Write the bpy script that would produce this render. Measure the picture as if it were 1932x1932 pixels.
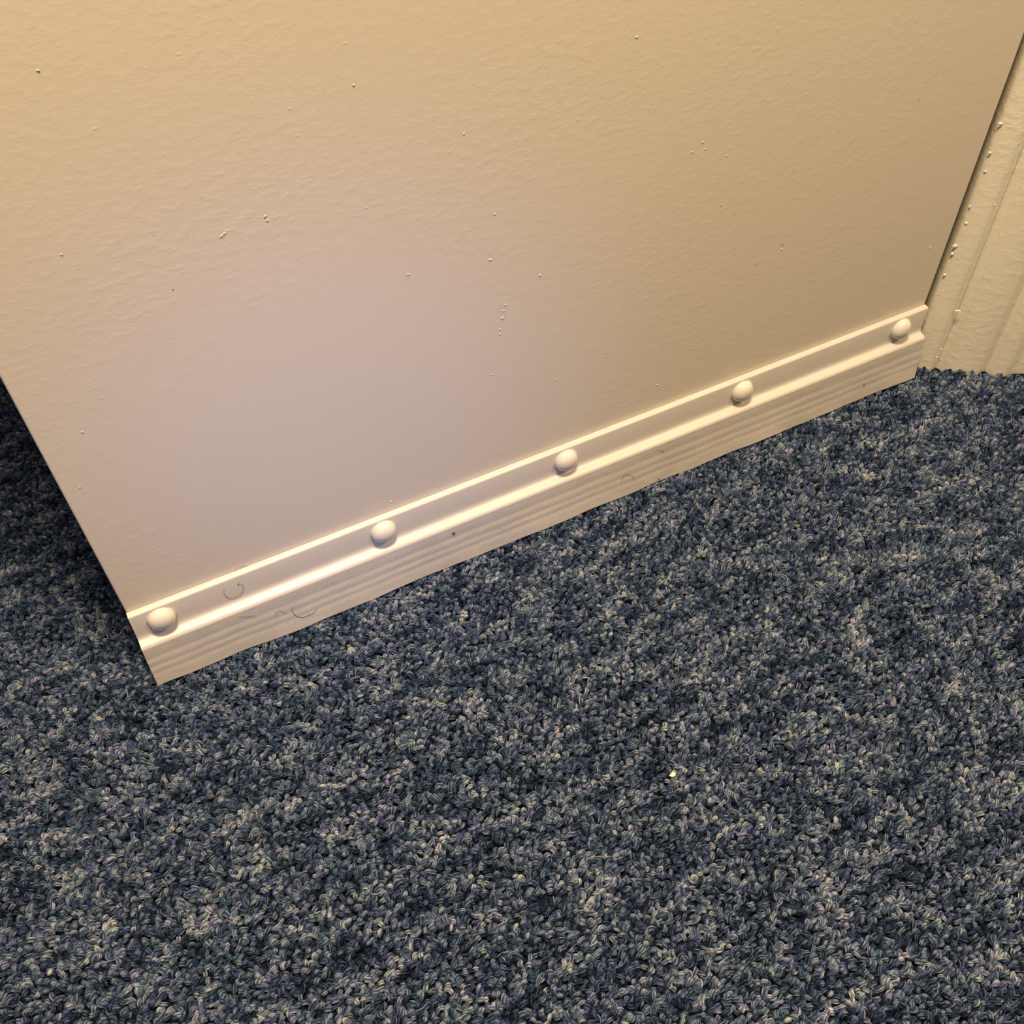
import bpy, bmesh, math, random
import numpy as np
from mathutils import Vector, Matrix
random.seed(7); rng = np.random.default_rng(11)
for o in list(bpy.data.objects): bpy.data.objects.remove(o)
sc = bpy.context.scene
COL = sc.collection
W = 0.61                                   # width of the door leaf (m)

# ---------------------------------------------------------------- camera
R = [[0.8912559, -0.4532323, -0.0156475], [-0.3562362, -0.6784031, -0.6425264], [0.2806397, 0.5782297, -0.7661037]]
cam = bpy.data.cameras.new('camera'); cam.sensor_width = 36; cam.lens = 36.07; cam.clip_start = 0.01
co = bpy.data.objects.new('camera', cam); COL.objects.link(co)
M = Matrix((
    (R[0][0], -R[1][0], -R[2][0], 0.05472831),
    (R[0][1], -R[1][1], -R[2][1], -0.41611678),
    (R[0][2], -R[1][2], -R[2][2], 0.56394092),
    (0, 0, 0, 1)))
co.matrix_world = M
sc.camera = co

# ---------------------------------------------------------------- world, lights, exposure
sc.view_settings.view_transform = 'Standard'; sc.view_settings.look = 'None'
sc.view_settings.exposure = 0.0; sc.view_settings.gamma = 1; sc.view_settings.use_curve_mapping = False
w = bpy.data.worlds.new('room_light'); sc.world = w; w.use_nodes = True
bg = w.node_tree.nodes['Background']; bg.inputs[0].default_value = (1.0, 0.82, 0.65, 1); bg.inputs[1].default_value = 0.17

def look(o, target):
    o.rotation_euler = (Vector(target) - o.location).to_track_quat('-Z', 'Y').to_euler()
def light(name, kind, loc, target, power, color, **kw):
    l = bpy.data.lights.new(name, kind); l.energy = power; l.color = color
    for k, v in kw.items(): setattr(l, k, v)
    o = bpy.data.objects.new(name, l); COL.objects.link(o); o.location = loc; look(o, target); return o
# warm ceiling lamp almost straight above the door's free edge
light('ceiling_lamp', 'AREA', (0.13, -0.29, 1.44), (0.13, -0.29, 0), 36, (1.0, 0.76, 0.46), shape='DISK', size=0.24)
light('warm_fill_light', 'AREA', (1.25, -1.3, 2.2), (0.55, 0, 0.35), 32, (1.0, 0.74, 0.42), shape='DISK', size=0.35)  # added warm fill, brightens the right and top of the door
# added cool spot, makes the bluish patch on the lower left of the door
light('cool_patch_spot', 'SPOT', (-0.35, -1.7, 1.05), (0.155, 0, 0.150), 62, (0.24, 0.36, 1.0), spot_size=math.radians(11.2), spot_blend=1.0, shadow_soft_size=0.07)
light('cool_fill_light', 'AREA', (-1.05, -2.2, 1.2), (0.05, 0, 0.16), 0.035, (0.40, 0.54, 1.0), shape='RECTANGLE', size=0.3, size_y=0.3, spread=math.radians(11))  # added weak cool fill, spreads the bluish tint over the door's left side

# ---------------------------------------------------------------- helpers
def mat(name):
    m = bpy.data.materials.new(name); m.use_nodes = True
    nt = m.node_tree; return m, nt, nt.nodes['Principled BSDF']
def N(nt, t, **kw):
    n = nt.nodes.new(t)
    for k, v in kw.items():
        if k.startswith('i_'):
            n.inputs[k[2:].replace('_', ' ')].default_value = v
        else: setattr(n, k, v)
    return n
def link(nt, a, b): nt.links.new(a, b)
def ramp(nt, stops):
    r = nt.nodes.new('ShaderNodeValToRGB'); e = r.color_ramp.elements
    while len(e) < len(stops): e.new(0.5)
    for q, (p, c) in zip(e, stops):
        q.position = p; q.color = tuple(c) + (1,) if len(c) == 3 else c
    return r
def mesh_obj(name, verts, faces, m=None, parent=None, smooth=False):
    me = bpy.data.meshes.new(name); me.from_pydata([tuple(v) for v in verts], [], faces); me.update()
    bm = bmesh.new(); bm.from_mesh(me); bmesh.ops.recalc_face_normals(bm, faces=bm.faces); bm.to_mesh(me); bm.free()
    if smooth: me.polygons.foreach_set('use_smooth', [True] * len(me.polygons))
    o = bpy.data.objects.new(name, me); COL.objects.link(o)
    if m: me.materials.append(m)
    if parent: o.parent = parent
    return o
def tag(o, label=None, cat=None, kind=None, group=None):
    for k, v in (('label', label), ('category', cat), ('kind', kind), ('group', group)):
        if v: o[k] = v
    return o
def box(x0, x1, y0, y1, z0, z1):
    v = [(x, y, z) for z in (z0, z1) for y in (y0, y1) for x in (x0, x1)]
    return v, [(0, 1, 3, 2), (4, 6, 7, 5), (0, 4, 5, 1), (2, 3, 7, 6), (0, 2, 6, 4), (1, 5, 7, 3)]
def prism(profile, path, caps=True):
    """extrude a closed 2-D profile of (a, b) along stations; path(t, a, b) -> xyz"""
    n = len(profile); st = path[0]; f = path[1]
    v = [f(s, a, b) for s in st for a, b in profile]
    fc = []
    for i in range(len(st) - 1):
        for k in range(n):
            fc.append((i*n + k, i*n + (k+1) % n, (i+1)*n + (k+1) % n, (i+1)*n + k))
    if caps:
        fc.append(tuple(range(n))); fc.append(tuple((len(st)-1)*n + k for k in range(n)))
    return v, fc
def tube(pts, r, sides=6, taper=True):
    pts = [Vector(p) for p in pts]; v = []; f = []
    for i, p in enumerate(pts):
        t = (pts[min(i+1, len(pts)-1)] - pts[max(i-1, 0)]).normalized()
        a = t.cross(Vector((0, 1, 0)));  a = a.normalized() if a.length > 1e-4 else Vector((1, 0, 0))
        b = t.cross(a).normalized()
        q = r * (math.sin(math.pi * (i + .5) / len(pts)) ** 0.4 if taper else 1)
        for k in range(sides):
            g = 2*math.pi*k/sides; v.append(p + a*math.cos(g)*q + b*math.sin(g)*q)
    for i in range(len(pts)-1):
        for k in range(sides):
            f.append((i*sides+k, i*sides+(k+1) % sides, (i+1)*sides+(k+1) % sides, (i+1)*sides+k))
    return v, f
def spline(pts, m=6):
    P = [pts[0]] + list(pts) + [pts[-1]]; out = []
    for i in range(1, len(P)-2):
        for j in range(m):
            t = j/m; a, b, c, d = (np.array(P[i+k]) for k in (-1, 0, 1, 2))
            out.append(0.5*((2*b) + (-a+c)*t + (2*a-5*b+4*c-d)*t*t + (-a+3*b-3*c+d)*t**3))
    out.append(np.array(P[-2])); return out

# ---------------------------------------------------------------- materials
def paint(name, color, rough, lump, strength, sparse=True, spec=0.5):
    m, nt, p = mat(name)
    g = N(nt, 'ShaderNodeNewGeometry')
    mp = N(nt, 'ShaderNodeMapping'); mp.inputs['Scale'].default_value = (0.8, 0.8, 1.25); link(nt, g.outputs['Position'], mp.inputs['Vector'])
    n1 = N(nt, 'ShaderNodeTexNoise', i_Scale=lump, i_Detail=3.0, i_Roughness=0.55); link(nt, mp.outputs[0], n1.inputs['Vector'])
    n2 = N(nt, 'ShaderNodeTexNoise', i_Scale=lump*3.4, i_Detail=2.0); link(nt, mp.outputs[0], n2.inputs['Vector'])
    big = N(nt, 'ShaderNodeTexNoise', i_Scale=9.0, i_Detail=1.0); link(nt, g.outputs['Position'], big.inputs['Vector'])
    r1 = ramp(nt, [(0.45, (0, 0, 0)), (0.80, (1, 1, 1))]); link(nt, n1.outputs['Fac'], r1.inputs[0])
    rb = ramp(nt, [(0.35, (.5, .5, .5)), (0.65, (1, 1, 1))]); link(nt, big.outputs['Fac'], rb.inputs[0])
    mu = N(nt, 'ShaderNodeMath', operation='MULTIPLY'); link(nt, r1.outputs[0], mu.inputs[0]); link(nt, rb.outputs[0], mu.inputs[1])
    ad = N(nt, 'ShaderNodeMath', operation='MULTIPLY_ADD'); link(nt, n2.outputs['Fac'], ad.inputs[0]); ad.inputs[1].default_value = 0.22; link(nt, mu.outputs[0], ad.inputs[2])
    last = ad.outputs[0]
    if sparse:
        vo = N(nt, 'ShaderNodeTexVoronoi', i_Scale=95.0); link(nt, mp.outputs[0], vo.inputs['Vector'])
        rv = ramp(nt, [(0.0, (1, 1, 1)), (0.11, (0, 0, 0))]); link(nt, vo.outputs['Distance'], rv.inputs[0])
        sp = N(nt, 'ShaderNodeSeparateColor'); link(nt, vo.outputs['Color'], sp.inputs[0])
        gt = N(nt, 'ShaderNodeMath', operation='GREATER_THAN'); link(nt, sp.outputs[0], gt.inputs[0]); gt.inputs[1].default_value = 0.72
        mm = N(nt, 'ShaderNodeMath', operation='MULTIPLY'); link(nt, rv.outputs[0], mm.inputs[0]); link(nt, gt.outputs[0], mm.inputs[1])
        a2 = N(nt, 'ShaderNodeMath', operation='ADD'); link(nt, last, a2.inputs[0]); link(nt, mm.outputs[0], a2.inputs[1]); last = a2.outputs[0]
    bp = N(nt, 'ShaderNodeBump'); bp.inputs['Strength'].default_value = strength; bp.inputs['Distance'].default_value = 0.0004
    link(nt, last, bp.inputs['Height']); link(nt, bp.outputs[0], p.inputs['Normal'])
    p.inputs['Base Color'].default_value = (*color, 1); p.inputs['Roughness'].default_value = rough
    p.inputs['Specular IOR Level'].default_value = spec
    return m
M_DOOR = paint('satin_cream_paint', (0.605, 0.54, 0.465), 0.27, 170, 0.19)
M_FRAME = paint('thick_cream_gloss_paint', (0.69, 0.65, 0.56), 0.20, 130, 0.6)
M_WALL = paint('wall_emulsion', (0.62, 0.58, 0.50), 0.7, 220, 0.4, sparse=False)

def plastic(name, color, rough, dirt):
    m, nt, p = mat(name)
    g = N(nt, 'ShaderNodeNewGeometry')
    mp = N(nt, 'ShaderNodeMapping'); mp.inputs['Scale'].default_value = (0.25, 1, 1); link(nt, g.outputs['Position'], mp.inputs['Vector'])
    n = N(nt, 'ShaderNodeTexNoise', i_Scale=160.0, i_Detail=5.0, i_Roughness=0.7); link(nt, mp.outputs[0], n.inputs['Vector'])
    v = N(nt, 'ShaderNodeTexNoise', i_Scale=900.0, i_Detail=1.0); link(nt, g.outputs['Position'], v.inputs['Vector'])
    r = ramp(nt, [(0.42, color), (0.80, tuple(c*(1-dirt) for c in color))]); link(nt, n.outputs['Fac'], r.inputs[0])
    r2 = ramp(nt, [(0.28, (1-1.6*dirt,)*3), (0.34, (1, 1, 1))]); link(nt, v.outputs['Fac'], r2.inputs[0])
    mx = N(nt, 'ShaderNodeMix', data_type='RGBA', blend_type='MULTIPLY'); mx.inputs[0].default_value = 1
    link(nt, r.outputs[0], mx.inputs[6]); link(nt, r2.outputs[0], mx.inputs[7]); link(nt, mx.outputs[2], p.inputs['Base Color'])
    p.inputs['Roughness'].default_value = rough
    p.inputs['Subsurface Weight'].default_value = 0.0
    return m
M_STRIP = plastic('white_rigid_plastic', (0.50, 0.465, 0.445), 0.36, 0.05)
M_FIN = plastic('white_soft_plastic', (0.56, 0.52, 0.495), 0.45, 0.18)
M_CAP = plastic('white_cap_plastic', (0.60, 0.56, 0.53), 0.2, 0.02)
_p = M_CAP.node_tree.nodes['Principled BSDF']; _p.inputs['Subsurface Weight'].default_value = 0.3; _p.inputs['Subsurface Radius'].default_value = (1, .8, .6); _p.inputs['Subsurface Scale'].default_value = 0.003
def plain(name, c, rough=0.6):
    m, nt, p = mat(name); p.inputs['Base Color'].default_value = (*c, 1); p.inputs['Roughness'].default_value = rough
    n = N(nt, 'ShaderNodeTexNoise', i_Scale=700.0); b = N(nt, 'ShaderNodeBump'); b.inputs['Distance'].default_value = 0.0002
    link(nt, n.outputs['Fac'], b.inputs['Height']); link(nt, b.outputs[0], p.inputs['Normal']); return m
M_NIB = plain('pale_paint_nib', (0.78, 0.71, 0.61), 0.12)
M_HAIR = plain('brown_hair', (0.17, 0.11, 0.075), 0.5)
M_SPECK = plain('dark_grit', (0.03, 0.015, 0.02), 0.6)
M_CRUMB = plain('pale_crumb', (0.95, 0.86, 0.55), 0.4)
M_GAP = plain('bare_timber_edge', (0.30, 0.20, 0.11), 0.8)

# carpet
m, nt, p = mat('heathered_wool_yarn'); M_YARN = m
geo = N(nt, 'ShaderNodeNewGeometry'); oi = N(nt, 'ShaderNodeObjectInfo')
at = N(nt, 'ShaderNodeAttribute', attribute_name='fibre')
mp = N(nt, 'ShaderNodeMapping'); mp.inputs['Scale'].default_value = (0.6, 1.15, 1); mp.inputs['Rotation'].default_value = (0, 0, math.radians(10))
link(nt, geo.outputs['Position'], mp.inputs['Vector'])
lo = N(nt, 'ShaderNodeTexNoise', i_Scale=62.0, i_Detail=3.0, i_Roughness=0.62); link(nt, mp.outputs[0], lo.inputs['Vector'])
def madd(a, k, b):
    n = N(nt, 'ShaderNodeMath', operation='MULTIPLY_ADD'); link(nt, a, n.inputs[0]); n.inputs[1].default_value = k
    if isinstance(b, float): n.inputs[2].default_value = b
    else: link(nt, b, n.inputs[2])
    return n.outputs[0]
s = madd(lo.outputs['Fac'], 1.05, -0.53)           # mottling -0.4..0.4
s = madd(oi.outputs['Random'], 0.38, s)           # per tuft
s = madd(at.outputs['Fac'], 0.48, s)              # per fibre
s = madd(s, 1.0, 0.05)
cr = ramp(nt, [(0.0, (0.001, 0.0018, 0.004)), (0.22, (0.0040, 0.0085, 0.023)), (0.42, (0.0185, 0.034, 0.080)),
               (0.60, (0.063, 0.092, 0.166)), (0.78, (0.165, 0.195, 0.262)), (1.0, (0.43, 0.42, 0.41))])
link(nt, s, cr.inputs[0])
hn = N(nt, 'ShaderNodeTexNoise', i_Scale=140.0, i_Detail=1.0); link(nt, geo.outputs['Position'], hn.inputs['Vector'])
hr = ramp(nt, [(0.36, (0.86, 1.0, 0.98)), (0.5, (1.0, 1.0, 1.0)), (0.64, (0.98, 0.95, 1.16))]); link(nt, hn.outputs['Fac'], hr.inputs[0])
mx = N(nt, 'ShaderNodeMix', data_type='RGBA', blend_type='MULTIPLY'); mx.inputs[0].default_value = 1
link(nt, cr.outputs[0], mx.inputs[6]); link(nt, hr.outputs[0], mx.inputs[7])
link(nt, mx.outputs[2], p.inputs['Base Color'])
p.inputs['Roughness'].default_value = 0.75; p.inputs['Specular IOR Level'].default_value = 0.12

m, nt, p = mat('carpet_backing'); M_BACK = m
n = N(nt, 'ShaderNodeTexNoise', i_Scale=220.0, i_Detail=3.0); r = ramp(nt, [(0.35, (0.001, 0.0014, 0.003)), (0.7, (0.012, 0.018, 0.035))])
g = N(nt, 'ShaderNodeNewGeometry'); link(nt, g.outputs['Position'], n.inputs['Vector']); link(nt, n.outputs['Fac'], r.inputs[0]); link(nt, r.outputs[0], p.inputs['Base Color'])
p.inputs['Roughness'].default_value = 1; p.inputs['Specular IOR Level'].default_value = 0.0

# ---------------------------------------------------------------- setting
PILE = 0.0050                               # pile height below z = 0 (tuft tops)
v, f = box(-2.2, 2.4, -2.4, 2.2, -0.06, -PILE)
floor = tag(mesh_obj('floor', v, f, M_BACK), 'dark woven backing of the blue-grey carpet floor', 'floor', 'structure')

E0 = Vector((0.6150, -0.0022, 0)); U = Vector((0.826, -0.5637, 0)); NN = Vector((-0.5637, -0.826, 0))   # U along the wall, NN into this room
OPEN = 0.625
def fp(a, b, z): q = E0 + U*a + NN*b; return (q.x, q.y, z)
def wall_piece(a0, a1, z0, z1):
    v, f = box(a0, a1, -0.11, -0.014, z0, z1); return [fp(x, y, z) for x, y, z in v], f
V = []; F = []
for args in ((0.012, 1.6, -PILE, 2.45), (-2.0, -OPEN-0.012, -PILE, 2.45), (-OPEN-0.012, 0.012, 2.03, 2.45)):
    v, f = wall_piece(*args); F += [tuple(i+len(V) for i in q) for q in f]; V += v
tag(mesh_obj('wall_back', V, F, M_WALL), 'cream painted wall around the doorway', 'wall', 'structure')

# unseen hallway shell, added to block world light from behind the door
for nm, (a0, a1, b0, b1, z0, z1), lb in (('wall_hall', (-2.0, 1.6, -1.25, -1.15, -PILE, 2.45), 'far wall of the unseen hallway added to block light behind the door'),
        ('wall_left', (-1.35, -1.25, -1.15, -0.11, -PILE, 2.45), 'left end wall of the unseen hallway added to block light behind the door'),
        ('wall_right', (0.55, 0.65, -1.15, -0.11, -PILE, 2.45), 'right end wall of the unseen hallway added to block light behind the door'),
        ('ceiling', (-2.0, 1.6, -1.25, -0.014, 2.45, 2.5), 'ceiling over the unseen hallway added to block light behind the door')):
    v, f = box(a0, a1, b0, b1, z0, z1)
    tag(mesh_obj(nm, [fp(*q) for q in v], f, M_WALL), lb, 'wall' if 'wall' in nm else 'ceiling', 'structure')

# architrave: moulded profile (a along the wall, b towards the room)
prof = [(0.0, -0.016), (0.0, -0.0045), (0.0006, -0.0022), (0.0025, -0.0004), (0.0105, 0.0003), (0.0138, -0.0002), (0.0163, -0.0022), (0.0192, -0.0034), (0.0212, -0.0028), (0.0235, -0.0009),
        (0.0275, 0.0), (0.0380, 0.0003), (0.0495, 0.0), (0.0525, -0.0008), (0.0550, -0.0030), (0.0580, -0.0034), (0.0605, -0.0014),
        (0.0640, -0.0004), (0.0700, -0.0006), (0.0740, -0.0020), (0.0775, -0.0048), (0.0820, -0.0062), (0.0900, -0.0066), (0.0935, -0.0080), (0.0945, -0.016)]
prof = [(a + (0.0040 if a > 0.003 else 0), b if b < -0.01 or a < 0.003 or a > 0.068 else b*1.75) for a, b in prof]
def lumps(t, a):                            # brush-laid, uneven paint film
    return 0.00022*math.sin(t*37+a*90)*math.sin(t*13.7+2)
def architrave(name, label, flip):
    st = [-PILE + i*(2.05+PILE)/90 for i in range(91)]
    def P(t, a, b):
        bb = b + (lumps(t, a) if b > -0.01 else 0)
        aa = a + (0.0003*math.sin(t*51+1)*math.sin(t*17) if a < 0.001 else 0)
        return fp(aa if not flip else -OPEN - aa, bb, t)
    v, f = prism(prof, (st, P)); o = mesh_obj(name, v, f, M_FRAME)
    for pl in o.data.polygons: pl.use_smooth = True
    bm = bmesh.new(); bm.from_mesh(o.data)
    for e in bm.edges:
        if len(e.link_faces) == 2 and e.calc_face_angle(0) > 0.75: e.smooth = False
    bm.to_mesh(o.data); bm.free()
    return tag(o, label, 'door trim', 'structure')
arch = architrave('trim_1', 'cream gloss painted moulded architrave at the hinge side of the door', False)
architrave('trim_2', 'cream gloss painted moulded architrave at the far side of the doorway', True)
st = [-OPEN + i*OPEN/10 for i in range(11)]
v, f = prism(prof, (st, lambda t, a, b: fp(t - a*0 , b, 2.05 - 0 + a)))
tag(mesh_obj('trim_3', v, f, M_FRAME), 'moulded architrave across the head of the doorway', 'door trim', 'structure')
# door lining (jambs) behind the architraves
for i, (a0, a1) in enumerate(((0.006, 0.016), (-OPEN-0.016, -OPEN-0.006))):
    v, f = box(a0, a1, -0.112, -0.0165, -PILE, 2.03)
    tag(mesh_obj('trim_%d' % (4+i), [fp(*q) for q in v], f, M_FRAME), ('painted door lining on the hinge side', 'painted door lining on the latch side')[i], 'door trim', 'structure')

# chipped paint blobs on the architrave
def blob(c, rx, rz, h, ax, nrm, rot=0.0, seed=0):
    rr = random.Random(seed); ax = Vector(ax); nrm = Vector(nrm); up = Vector((0, 0, 1)); v = []; n = 9
    A = ax*math.cos(rot) + up*math.sin(rot); B = -ax*math.sin(rot) + up*math.cos(rot); c = Vector(c)
    w = [rr.uniform(0.7, 1.2) for _ in range(n)]
    for s, hh in ((1.0, -0.3), (0.85, 0.55), (0.45, 0.95)):
        for k in range(n):
            g = 2*math.pi*k/n; v.append(c + A*math.cos(g)*rx*s*w[k] + B*math.sin(g)*rz*s*w[k] + nrm*h*hh)
    v.append(c + nrm*h)
    f = [(i*n+k, i*n+(k+1) % n, (i+1)*n+(k+1) % n, (i+1)*n+k) for i in (0, 1) for k in range(n)]
    f += [(2*n+k, 2*n+(k+1) % n, 3*n) for k in range(n)]
    return v, f
def merge(parts):
    V = []; F = []
    for v, f in parts: F += [tuple(i+len(V) for i in q) for q in f]; V += list(v)
    return V, F
chips = []
for i, (a, z, rx, rz) in enumerate([(0.0165, 0.0575, .0026, .0012), (0.039, 0.0308, .0013, .0008), (0.0457, 0.043, .0013, .0008), (0.0159, 0.0193, .0010, .0008), (0.0147, 0.0109, .0010, .0010),
        (0.0006, 0.2097, .0015, .0010), (0.0008, 0.189, .0013, .0010), (0.001, 0.1478, .0009, .0012), (0.0010, 0.1148, .0022, .0024), (0.0012, 0.1080, .0015, .002), (0.0455, 0.075, .0012, .0008),
        (0.0012, 0.0893, .0012, .0016), (0.013, 0.150, .0006, .001), (0.0305, 0.090, .0008, .0006), (0.03, 0.012, .0025, .0005), (0.035, 0.02, .001, .0006), (0.0025, 0.175, .001, .0012), (0.003, 0.134, .0012, .0018)]):
    chips.append(blob(fp(a + (0.0040 if a > 0.003 else 0), -0.0002, z), rx, rz*0.8, 0.0005, U, NN, random.uniform(-.5, .8), i))
V, F = merge(chips); o = mesh_obj('paint_drips', V, F, M_FRAME, arch, True); o['kind'] = 'stuff'

# ---------------------------------------------------------------- the door
DZ0 = 0.007
v, f = box(0, W, 0, 0.035, DZ0, 1.98)
bm = bmesh.new(); vs = [bm.verts.new(q) for q in v]; [bm.faces.new([vs[i] for i in q]) for q in f]
bmesh.ops.recalc_face_normals(bm, faces=bm.faces)
bmesh.ops.bevel(bm, geom=bm.edges[:], offset=0.0011, segments=3, affect='EDGES', profile=0.5)
me = bpy.data.meshes.new('door_1'); bm.to_mesh(me); bm.free(); me.materials.append(M_DOOR)
door = bpy.data.objects.new('door_1', me); COL.objects.link(door)
tag(door, 'flush cream satin-painted door standing ajar over the blue carpet', 'door', 'structure')

# paint nibs and lumps on the face of the door
nibs = [(0.1129, 0.2884, .0013, .0007), (0.1143, 0.2893, .0012, .0004), (0.1343, 0.2919, .0011, .0009), (0.1348, 0.2895, .0010, .0006), (0.2517, 0.1792, .0008, .0008), (0.2516, 0.1757, .0010, .0006),
        (0.2536, 0.1866, .0013, .0011), (0.2559, 0.1952, .0008, .0013), (0.2545, 0.1915, .001, .0007), (0.2778, 0.2079, .0013, .0006), (0.2474, 0.2288, .0014, .0008), (0.3962, 0.2481, .0007, .0007), (0.3786, 0.2612, .0010, .0008),
        (0.3723, 0.2569, .0009, .0006), (0.3811, 0.2563, .0006, .0005), (0.0633, 0.378, .0009, .0006), (0.4533, 0.1658, .0007, .0012), (0.3684, 0.0849, .0012, .0006), (0.2508, 0.256, .0007, .0007),
        (0.5931, 0.1202, .0012, .0006), (0.1716, 0.0703, .0011, .0011), (0.0218, 0.2044, .0009, .0007), (0.009, 0.17, .0008, .0006), (0.0454, 0.3013, .0008, .0005), (0.236, 0.3052, .0009, .0006),
        (0.245, 0.147, .0006, .0011), (0.29, 0.124, .0006, .0005), (0.42, 0.112, .0006, .0004), (0.20, 0.236, .0012, .0006), (0.185, 0.342, .0009, .0007), (0.33, 0.33, .001, .0008)]
V, F = merge([blob((x, 0.0001, z), rx*0.9, rz*0.85, 0.00042, (1, 0, 0), (0, -1, 0), random.uniform(-.3, .9), 50+i) for i, (x, z, rx, rz) in enumerate(nibs)])
o = mesh_obj('paint_nibs', V, F, M_NIB, door, True); o['kind'] = 'stuff'; o['label'] = 'raised specks and drips in the cream paint'
dk = [(0.4531, 0.1690, .0006, .0012), (0.4347, 0.1599, .0005, .0005), (0.5375, 0.2443, .0004, .0004), (0.0848, 0.2684, .0005, .0005), (0.3982, 0.2149, .0005, .0004)]
V, F = merge([blob((x, 0.0001, z), rx, rz, 0.0003, (1, 0, 0), (0, -1, 0), 0, 90+i) for i, (x, z, rx, rz) in enumerate(dk)])
o = mesh_obj('grit_specks', V, F, M_GAP, door, True); o['kind'] = 'stuff'

# draught strip: rigid channelled carrier, soft ribbed fin, five snap caps
def smooth_sharp(o, ang=0.6):
    for pl in o.data.polygons: pl.use_smooth = True
    bm = bmesh.new(); bm.from_mesh(o.data)
    for e in bm.edges:
        if len(e.link_faces) != 2 or e.calc_face_angle(0) > ang: e.smooth = False
    bm.to_mesh(o.data); bm.free()
carrier = [(-0.0002, 0.0622), (-0.0034, 0.0618), (-0.0040, 0.0614), (-0.0043, 0.0606), (-0.0043, 0.0430), (-0.0045, 0.0405), (-0.0051, 0.0391), (-0.0060, 0.0386), (-0.0093, 0.0380), (-0.0102, 0.0374), (-0.0109, 0.0363),
           (-0.0113, 0.0350), (-0.0100, 0.0320), (-0.0002, 0.0300)]
nS = 130
def sx(s, z): # the left end is cut a little out of square
    x = W*s
    return x + (0.0012*(1-s)**8) * 0 + (-0.0018 * (1 - z/0.062)) * max(0, 1 - s*6)
def dz(s): return 0.0012*s - 0.0006
st = [i/nS for i in range(nS+1)]
v, f = prism(carrier, (st, lambda s, y, z: (sx(s, z), y, z + dz(s))))
strip = mesh_obj('draught_strip', v, f, M_STRIP, door); smooth_sharp(strip, 0.75)
strip['label'] = 'glossy white plastic draught strip screwed along the bottom of the door'

# fin: front skin with shallow ribs, hanging slightly outward, wavy lower edge
front = []
zt = 0.0352
marks = [(0.0, 0.0), (0.22, 0.0), (0.25, -0.00035), (0.30, 0.00012), (0.44, 0.00015), (0.475, -0.0004), (0.52, 0.0001), (0.63, 0.00012), (0.665, -0.0004), (0.71, 0.0001), (0.80, 0.0), (1.0, 0.0)]
def fin_pt(s, k, back):
    tt, bump = marks[k]; wob = 0.0004*math.sin(s*27+0.5)+0.00025*math.sin(s*73+1)+0.00015*math.sin(s*151)
    wy = (0.0005*math.sin(s*23)+0.0003*math.sin(s*61+2)) * tt**1.5
    z = zt*(1-tt) + (wob-0.0004)*tt; y = -0.01125 - 0.0032*tt**1.1 + wy - bump*0.42
    if back: y += 0.0016 if tt < 1 else 0.0008
    return (sx(s, z), y, z + dz(s)*(1-tt))
V = []; n = len(marks); F = []
for s in st:
    V += [fin_pt(s, k, False) for k in range(n)] + [fin_pt(s, k, True) for k in reversed(range(n))]
m2 = 2*n
for i in range(nS):
    for k in range(m2): F.append((i*m2+k, i*m2+(k+1) % m2, (i+1)*m2+(k+1) % m2, (i+1)*m2+k))
F += [tuple(range(m2)), tuple(nS*m2+k for k in range(m2))]
fin = mesh_obj('soft_fin', V, F, M_FIN, strip); smooth_sharp(fin, 1.0)
fin['label'] = 'ribbed soft white plastic fin touching the carpet'

# snap caps: dome with a fine rim
def cap_mesh():
    prof = [(0.0087, 0.0), (0.0089, 0.0004), (0.0087, 0.0008), (0.0083, 0.0009), (0.00835, 0.0012)]
    for i in range(1, 13):
        a = i/12*math.pi/2; prof.append((0.00835*math.cos(a)**0.92 if i < 12 else 0.0, 0.0012+0.0056*math.sin(a)))
    ns = 40; v = []; f = []
    for r_, h in prof[:-1]:
        for k in range(ns):
            g = 2*math.pi*k/ns; v.append((r_*math.cos(g), -h, r_*math.sin(g)))
    v.append((0, -prof[-1][1], 0)); L = len(prof)-1
    for i in range(L-1):
        for k in range(ns): f.append((i*ns+k, i*ns+(k+1) % ns, (i+1)*ns+(k+1) % ns, (i+1)*ns+k))
    for k in range(ns): f.append(((L-1)*ns+k, (L-1)*ns+(k+1) % ns, L*ns))
    return v, f
cv, cf = cap_mesh()
cap = mesh_obj('screw_cap', cv, cf, M_CAP, strip, True)
caps = [(0.0172, 0.0508), (0.1620, 0.0512), (0.2960, 0.0513), (0.4407, 0.0516), (0.5858, 0.0520)]
for i, (x, z) in enumerate(caps):
    c = cap if i == 0 else cap.copy()
    if i: COL.objects.link(c); c.parent = strip
    c.location = (x, -0.0042, z); c.rotation_euler = (random.uniform(-.03, .03), random.uniform(0, 3), random.uniform(-.03, .03))

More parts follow.
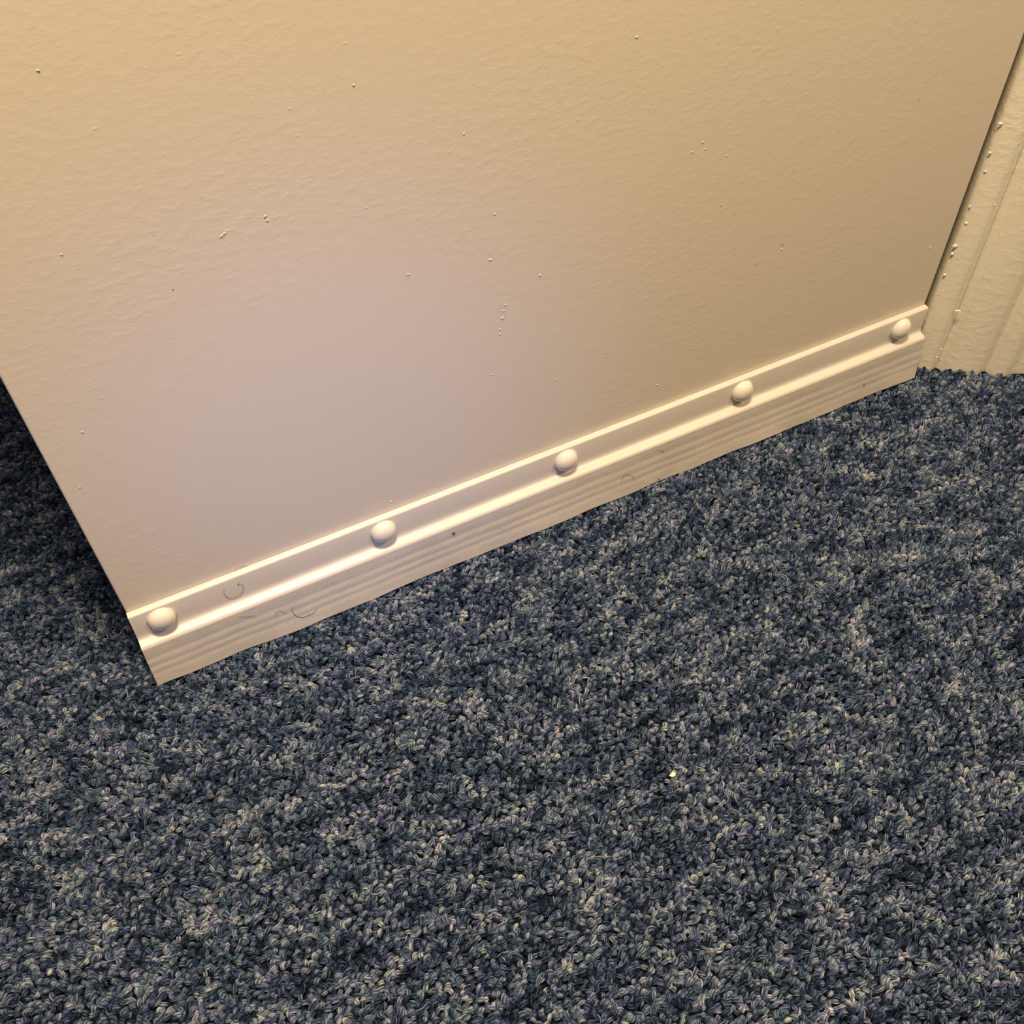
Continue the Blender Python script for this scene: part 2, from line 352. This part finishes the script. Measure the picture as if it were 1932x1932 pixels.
# ---------------------------------------------------------------- small things lying about
def yfin(z): t = max(0, min(1, 1 - z/zt)); return -0.0113 - 0.0032*t**1.1 - 0.0004
def hair(name, pts, ysurf, label, r=0.00013):
    P = spline([(x, ysurf(z), z) for x, z in pts]); v, f = tube(P, r)
    return tag(mesh_obj(name, v, f, M_HAIR, None, True), label, 'hair', group='hairs caught on the draught strip')
hair('hair', [(0.0571, 0.0542), (0.0563, 0.052), (0.0563, 0.048), (0.0579, 0.0447), (0.0603, 0.0431), (0.0633, 0.0429), (0.0662, 0.045), (0.0678, 0.0478), (0.0682, 0.051), (0.0669, 0.054)],
     lambda z: -0.0045 if z > .045 else -0.0047, 'thin open ring of brown hair in the upper channel right of the leftmost cap')
hair('hair', [(0.0932, 0.0228), (0.0915, 0.021), (0.0914, 0.0169), (0.0931, 0.0126), (0.0955, 0.0098), (0.0991, 0.0092), (0.1026, 0.0092), (0.1054, 0.0105), (0.1075, 0.0138)],
     yfin, 'darkest U-shaped brown hair on the ribbed fin between first and second cap')
hair('hair', [(0.0589, 0.0330), (0.061, 0.0315), (0.0631, 0.0303), (0.066, 0.0291), (0.0694, 0.0274)], yfin, 'short faint hair just under the lower ledge below the ring-shaped hair', 0.0001)
hair('hair', [(0.080, 0.0195), (0.0816, 0.0234), (0.0838, 0.0237), (0.0855, 0.0214), (0.0874, 0.0183)], yfin, 'tiny hook-shaped hair just left of the U-shaped hair on the fin', 0.00009)
hair('hair', [(0.3662, 0.0325), (0.3698, 0.0310), (0.3716, 0.0295), (0.3737, 0.0272)], yfin, 'short straight hair under the lower ledge between third and fourth cap', 0.0001)
hair('hair', [(0.3374, 0.0146), (0.3379, 0.0194), (0.3417, 0.0208), (0.3464, 0.0172), (0.3486, 0.0127), (0.3485, 0.0087)], yfin, 'faint arched hair on the fin right of the third cap', 0.00009)
P = spline([(0.0663, -0.0006, 0.0628), (0.0698, -0.0006, 0.0640), (0.0729, -0.0006, 0.0638), (0.0751, -0.0008, 0.0626)]); v, f = tube(P, 0.0001)
tag(mesh_obj('hair', v, f, M_HAIR, None, True), 'fine curved hair on the door just above the top ledge near the leftmost cap', 'hair', group='hairs caught on the draught strip')
def speck(x, y, z, rx, rz, label, rot=0.0, m_=M_SPECK):
    v, f = blob((x, y+0.0002, z), rx, rz, 0.0006, (1, 0, 0), (0, -1, 0), rot, int(x*1e4))
    return tag(mesh_obj('dirt_speck', v, f, m_, None, True), label, 'dirt', group='specks of dirt on the draught strip')
speck(0.2072, yfin(.030)-0.0001, 0.0305, 0.0012, 0.0008, 'black speck just under the lower ledge right of the second cap', -0.4)
speck(0.3700, yfin(.003)-0.0001, 0.0026, 0.0006, 0.0006, 'tiny black speck near the wavy bottom edge of the fin')
speck(0.5560, yfin(.015)-0.0001, 0.0150, 0.0005, 0.0011, 'small brown speck on the fin towards the rightmost cap', 0, M_GAP)
speck(0.0660, -0.0043, 0.0538, 0.0006, 0.0004, 'tiny dark speck at the end of the ring-shaped hair')
# crumb on the carpet
bm = bmesh.new(); bmesh.ops.create_icosphere(bm, subdivisions=3, radius=1)
for q in bm.verts:
    s_ = 1 + 0.16*math.sin(q.co.x*4+1)*math.cos(q.co.y*5) + 0.1*math.sin(q.co.z*6); q.co *= s_
    q.co = Vector((q.co.x*0.0021, q.co.y*0.0014 + 0.00045*(q.co.x)**2, q.co.z*0.0011))
me = bpy.data.meshes.new('crumb'); bm.to_mesh(me); bm.free(); me.materials.append(M_CRUMB); me.polygons.foreach_set('use_smooth', [True]*len(me.polygons))
o = bpy.data.objects.new('crumb', me); COL.objects.link(o); o.location = (0.2536, -0.2148, 0.0006); o.rotation_euler = (-0.3, 0.15, 0.45)
tag(o, 'tiny pale yellow crumb lying alone on the blue-grey carpet', 'crumb')

# ---------------------------------------------------------------- carpet pile: looped tufts, each a bundle of fibres
def loop_mesh(i):
    rr = random.Random(100+i)
    a = rr.uniform(0.0011, 0.0016); h = rr.uniform(0.0038, 0.0046); rb = rr.uniform(0.00112, 0.00142)
    tw = rr.uniform(-1.4, 1.4); nseg = 9; V = []; F = []; A = []
    lean = rr.uniform(-0.25, 0.25)
    ns = 18
    strands = [(0.0, 0.0, rb*0.84, 0.1)]
    for k in range(ns):
        g = 2*math.pi*k/ns + rr.uniform(-.15, .15); strands.append((g, rb*rr.uniform(0.82, 1.06), rb*rr.uniform(0.15, 0.24), rr.random()))
    if rr.random() < 0.7: strands.append((rr.uniform(0, 6.28), rb*1.22, rb*0.16, 1.15))     # a stray fibre
    for g, ro, rs, val in strands:
        base = len(V); ph = rr.uniform(0, 6)
        for j in range(nseg+1):
            t = j/nseg; th = math.pi*(t*1.16-0.08)
            cx = -a*math.cos(th)*1.0; cz = -h + h*max(0.0, math.sin(th))**0.72 - (0.001 if t in (0, 1) else 0) - rb
            tx, tz = math.sin(th), math.cos(th)
            nx, nz = -tz, tx                    # outward normal in plane
            if tx < 0: nx, nz = (-1 if th < 0 else 1), 0
            gg = g + tw*(t-0.5) + 0.12*math.sin(ph+t*6); r_ = ro*(1+0.06*math.sin(ph*2+t*9))
            c = Vector((cx + nx*math.cos(gg)*r_, math.sin(gg)*r_*0.92 + lean*(cz+h), cz + nz*math.cos(gg)*r_))
            nn = Vector((nx, 0, nz)); yy = Vector((0, 1, 0))
            sd = 6 if ro == 0 else 4
            for k in range(sd):
                q = 2*math.pi*k/sd + 0.5; V.append(c + nn*math.cos(q)*rs + yy*math.sin(q)*rs); A.append(val)
        for j in range(nseg):
            for k in range(sd): F.append((base+j*sd+k, base+j*sd+(k+1) % sd, base+(j+1)*sd+(k+1) % sd, base+(j+1)*sd+k))
    me = bpy.data.meshes.new('tuft'); me.from_pydata([tuple(q) for q in V], [], F); me.update()
    me.polygons.foreach_set('use_smooth', [True]*len(me.polygons))
    at = me.attributes.new('fibre', 'FLOAT', 'POINT'); at.data.foreach_set('value', A)
    me.materials.append(M_YARN)
    return bpy.data.objects.new('tuft', me)
tufts = bpy.data.collections.new('tuft_shapes')
NV = 14
for i in range(NV): tufts.objects.link(loop_mesh(i))

PX, PY = 0.0033, 0.0027
xs = np.arange(-0.75, 1.15, PX); ys = np.arange(-0.85, 0.95, PY)
gx, gy = np.meshgrid(xs, ys); gx = gx + (np.arange(len(ys)) % 2)[:, None]*PX*0.5
gx = gx.ravel(); gy = gy.ravel(); n = len(gx)
gx = gx + rng.normal(0, 0.00062, n); gy = gy + rng.normal(0, 0.00052, n)
gx = gx + 0.0006*np.sin(gy*140) ; gy = gy + 0.0006*np.sin(gx*95)
# in front of the wall line or inside the doorway, but not inside the architraves
aa = (gx-E0.x)*U.x + (gy-E0.y)*U.y; bb = (gx-E0.x)*NN.x + (gy-E0.y)*NN.y
keep = (bb > 0.0008) | ((aa < 0.004) & (aa > -OPEN-0.004)) | (((aa > 0.0945) | (aa < -OPEN-0.095)) & (bb > -0.013))
keep &= bb > -0.35
gx, gy = gx[keep], gy[keep]; n = len(gx)
gz = rng.normal(0, 0.00030, n) - 0.0006
# the draught strip presses the pile down where it drags
under = (gx > -0.001) & (gx < W+0.001) & (gy > -0.0165) & (gy < 0.035); gz[under] -= 0.0006
# tufts bunched up against the architrave
b2 = (gx-E0.x)*NN.x + (gy-E0.y)*NN.y; a2 = (gx-E0.x)*U.x + (gy-E0.y)*U.y
near = (b2 > 0) & (b2 < 0.005) & (a2 > 0); gz[near] += rng.uniform(0, 0.0022, near.sum()) * (np.sin(a2[near]*190) > -0.2)
pm = bpy.data.meshes.new('carpet_pile'); pm.vertices.add(n)
pm.vertices.foreach_set('co', np.stack([gx, gy, gz], 1).astype(np.float32).ravel())
rot = np.stack([rng.normal(0, 0.28, n), rng.normal(0, 0.2, n), rng.normal(0.12, 0.55, n) + (rng.random(n) < .14)*rng.uniform(-1.2, 1.2, n)], 1).astype(np.float32)
scl = 0.87*np.stack([rng.uniform(0.8, 1.16, n), rng.uniform(0.85, 1.2, n), rng.uniform(0.93, 1.07, n)], 1).astype(np.float32)
a_ = pm.attributes.new('rot', 'FLOAT_VECTOR', 'POINT'); a_.data.foreach_set('vector', rot.ravel())
a_ = pm.attributes.new('scl', 'FLOAT_VECTOR', 'POINT'); a_.data.foreach_set('vector', scl.ravel())
a_ = pm.attributes.new('vid', 'INT', 'POINT'); a_.data.foreach_set('value', rng.integers(0, NV, n).astype(np.int32))
pile = bpy.data.objects.new('carpet_pile', pm); COL.objects.link(pile); pm.materials.append(M_YARN)
tag(pile, 'heathered navy, grey and beige looped carpet pile covering the floor', 'carpet', 'stuff')
ng = bpy.data.node_groups.new('tufting', 'GeometryNodeTree')
ng.interface.new_socket('Geometry', in_out='INPUT', socket_type='NodeSocketGeometry')
ng.interface.new_socket('Geometry', in_out='OUTPUT', socket_type='NodeSocketGeometry')
gi = ng.nodes.new('NodeGroupInput'); go = ng.nodes.new('NodeGroupOutput')
iop = ng.nodes.new('GeometryNodeInstanceOnPoints'); ci = ng.nodes.new('GeometryNodeCollectionInfo')
ci.inputs['Collection'].default_value = tufts; ci.inputs['Separate Children'].default_value = True; ci.inputs['Reset Children'].default_value = True
def na(nm, dt):
    q = ng.nodes.new('GeometryNodeInputNamedAttribute'); q.data_type = dt; q.inputs['Name'].default_value = nm
    return [s_ for s_ in q.outputs if s_.enabled and s_.name == 'Attribute'][0]
L = ng.links.new
L(gi.outputs[0], iop.inputs['Points']); L(ci.outputs[0], iop.inputs['Instance']); iop.inputs['Pick Instance'].default_value = True
L(na('vid', 'INT'), iop.inputs['Instance Index']); L(na('rot', 'FLOAT_VECTOR'), iop.inputs['Rotation']); L(na('scl', 'FLOAT_VECTOR'), iop.inputs['Scale'])
L(iop.outputs[0], go.inputs[0])
md = pile.modifiers.new('tufting', 'NODES'); md.node_group = ng
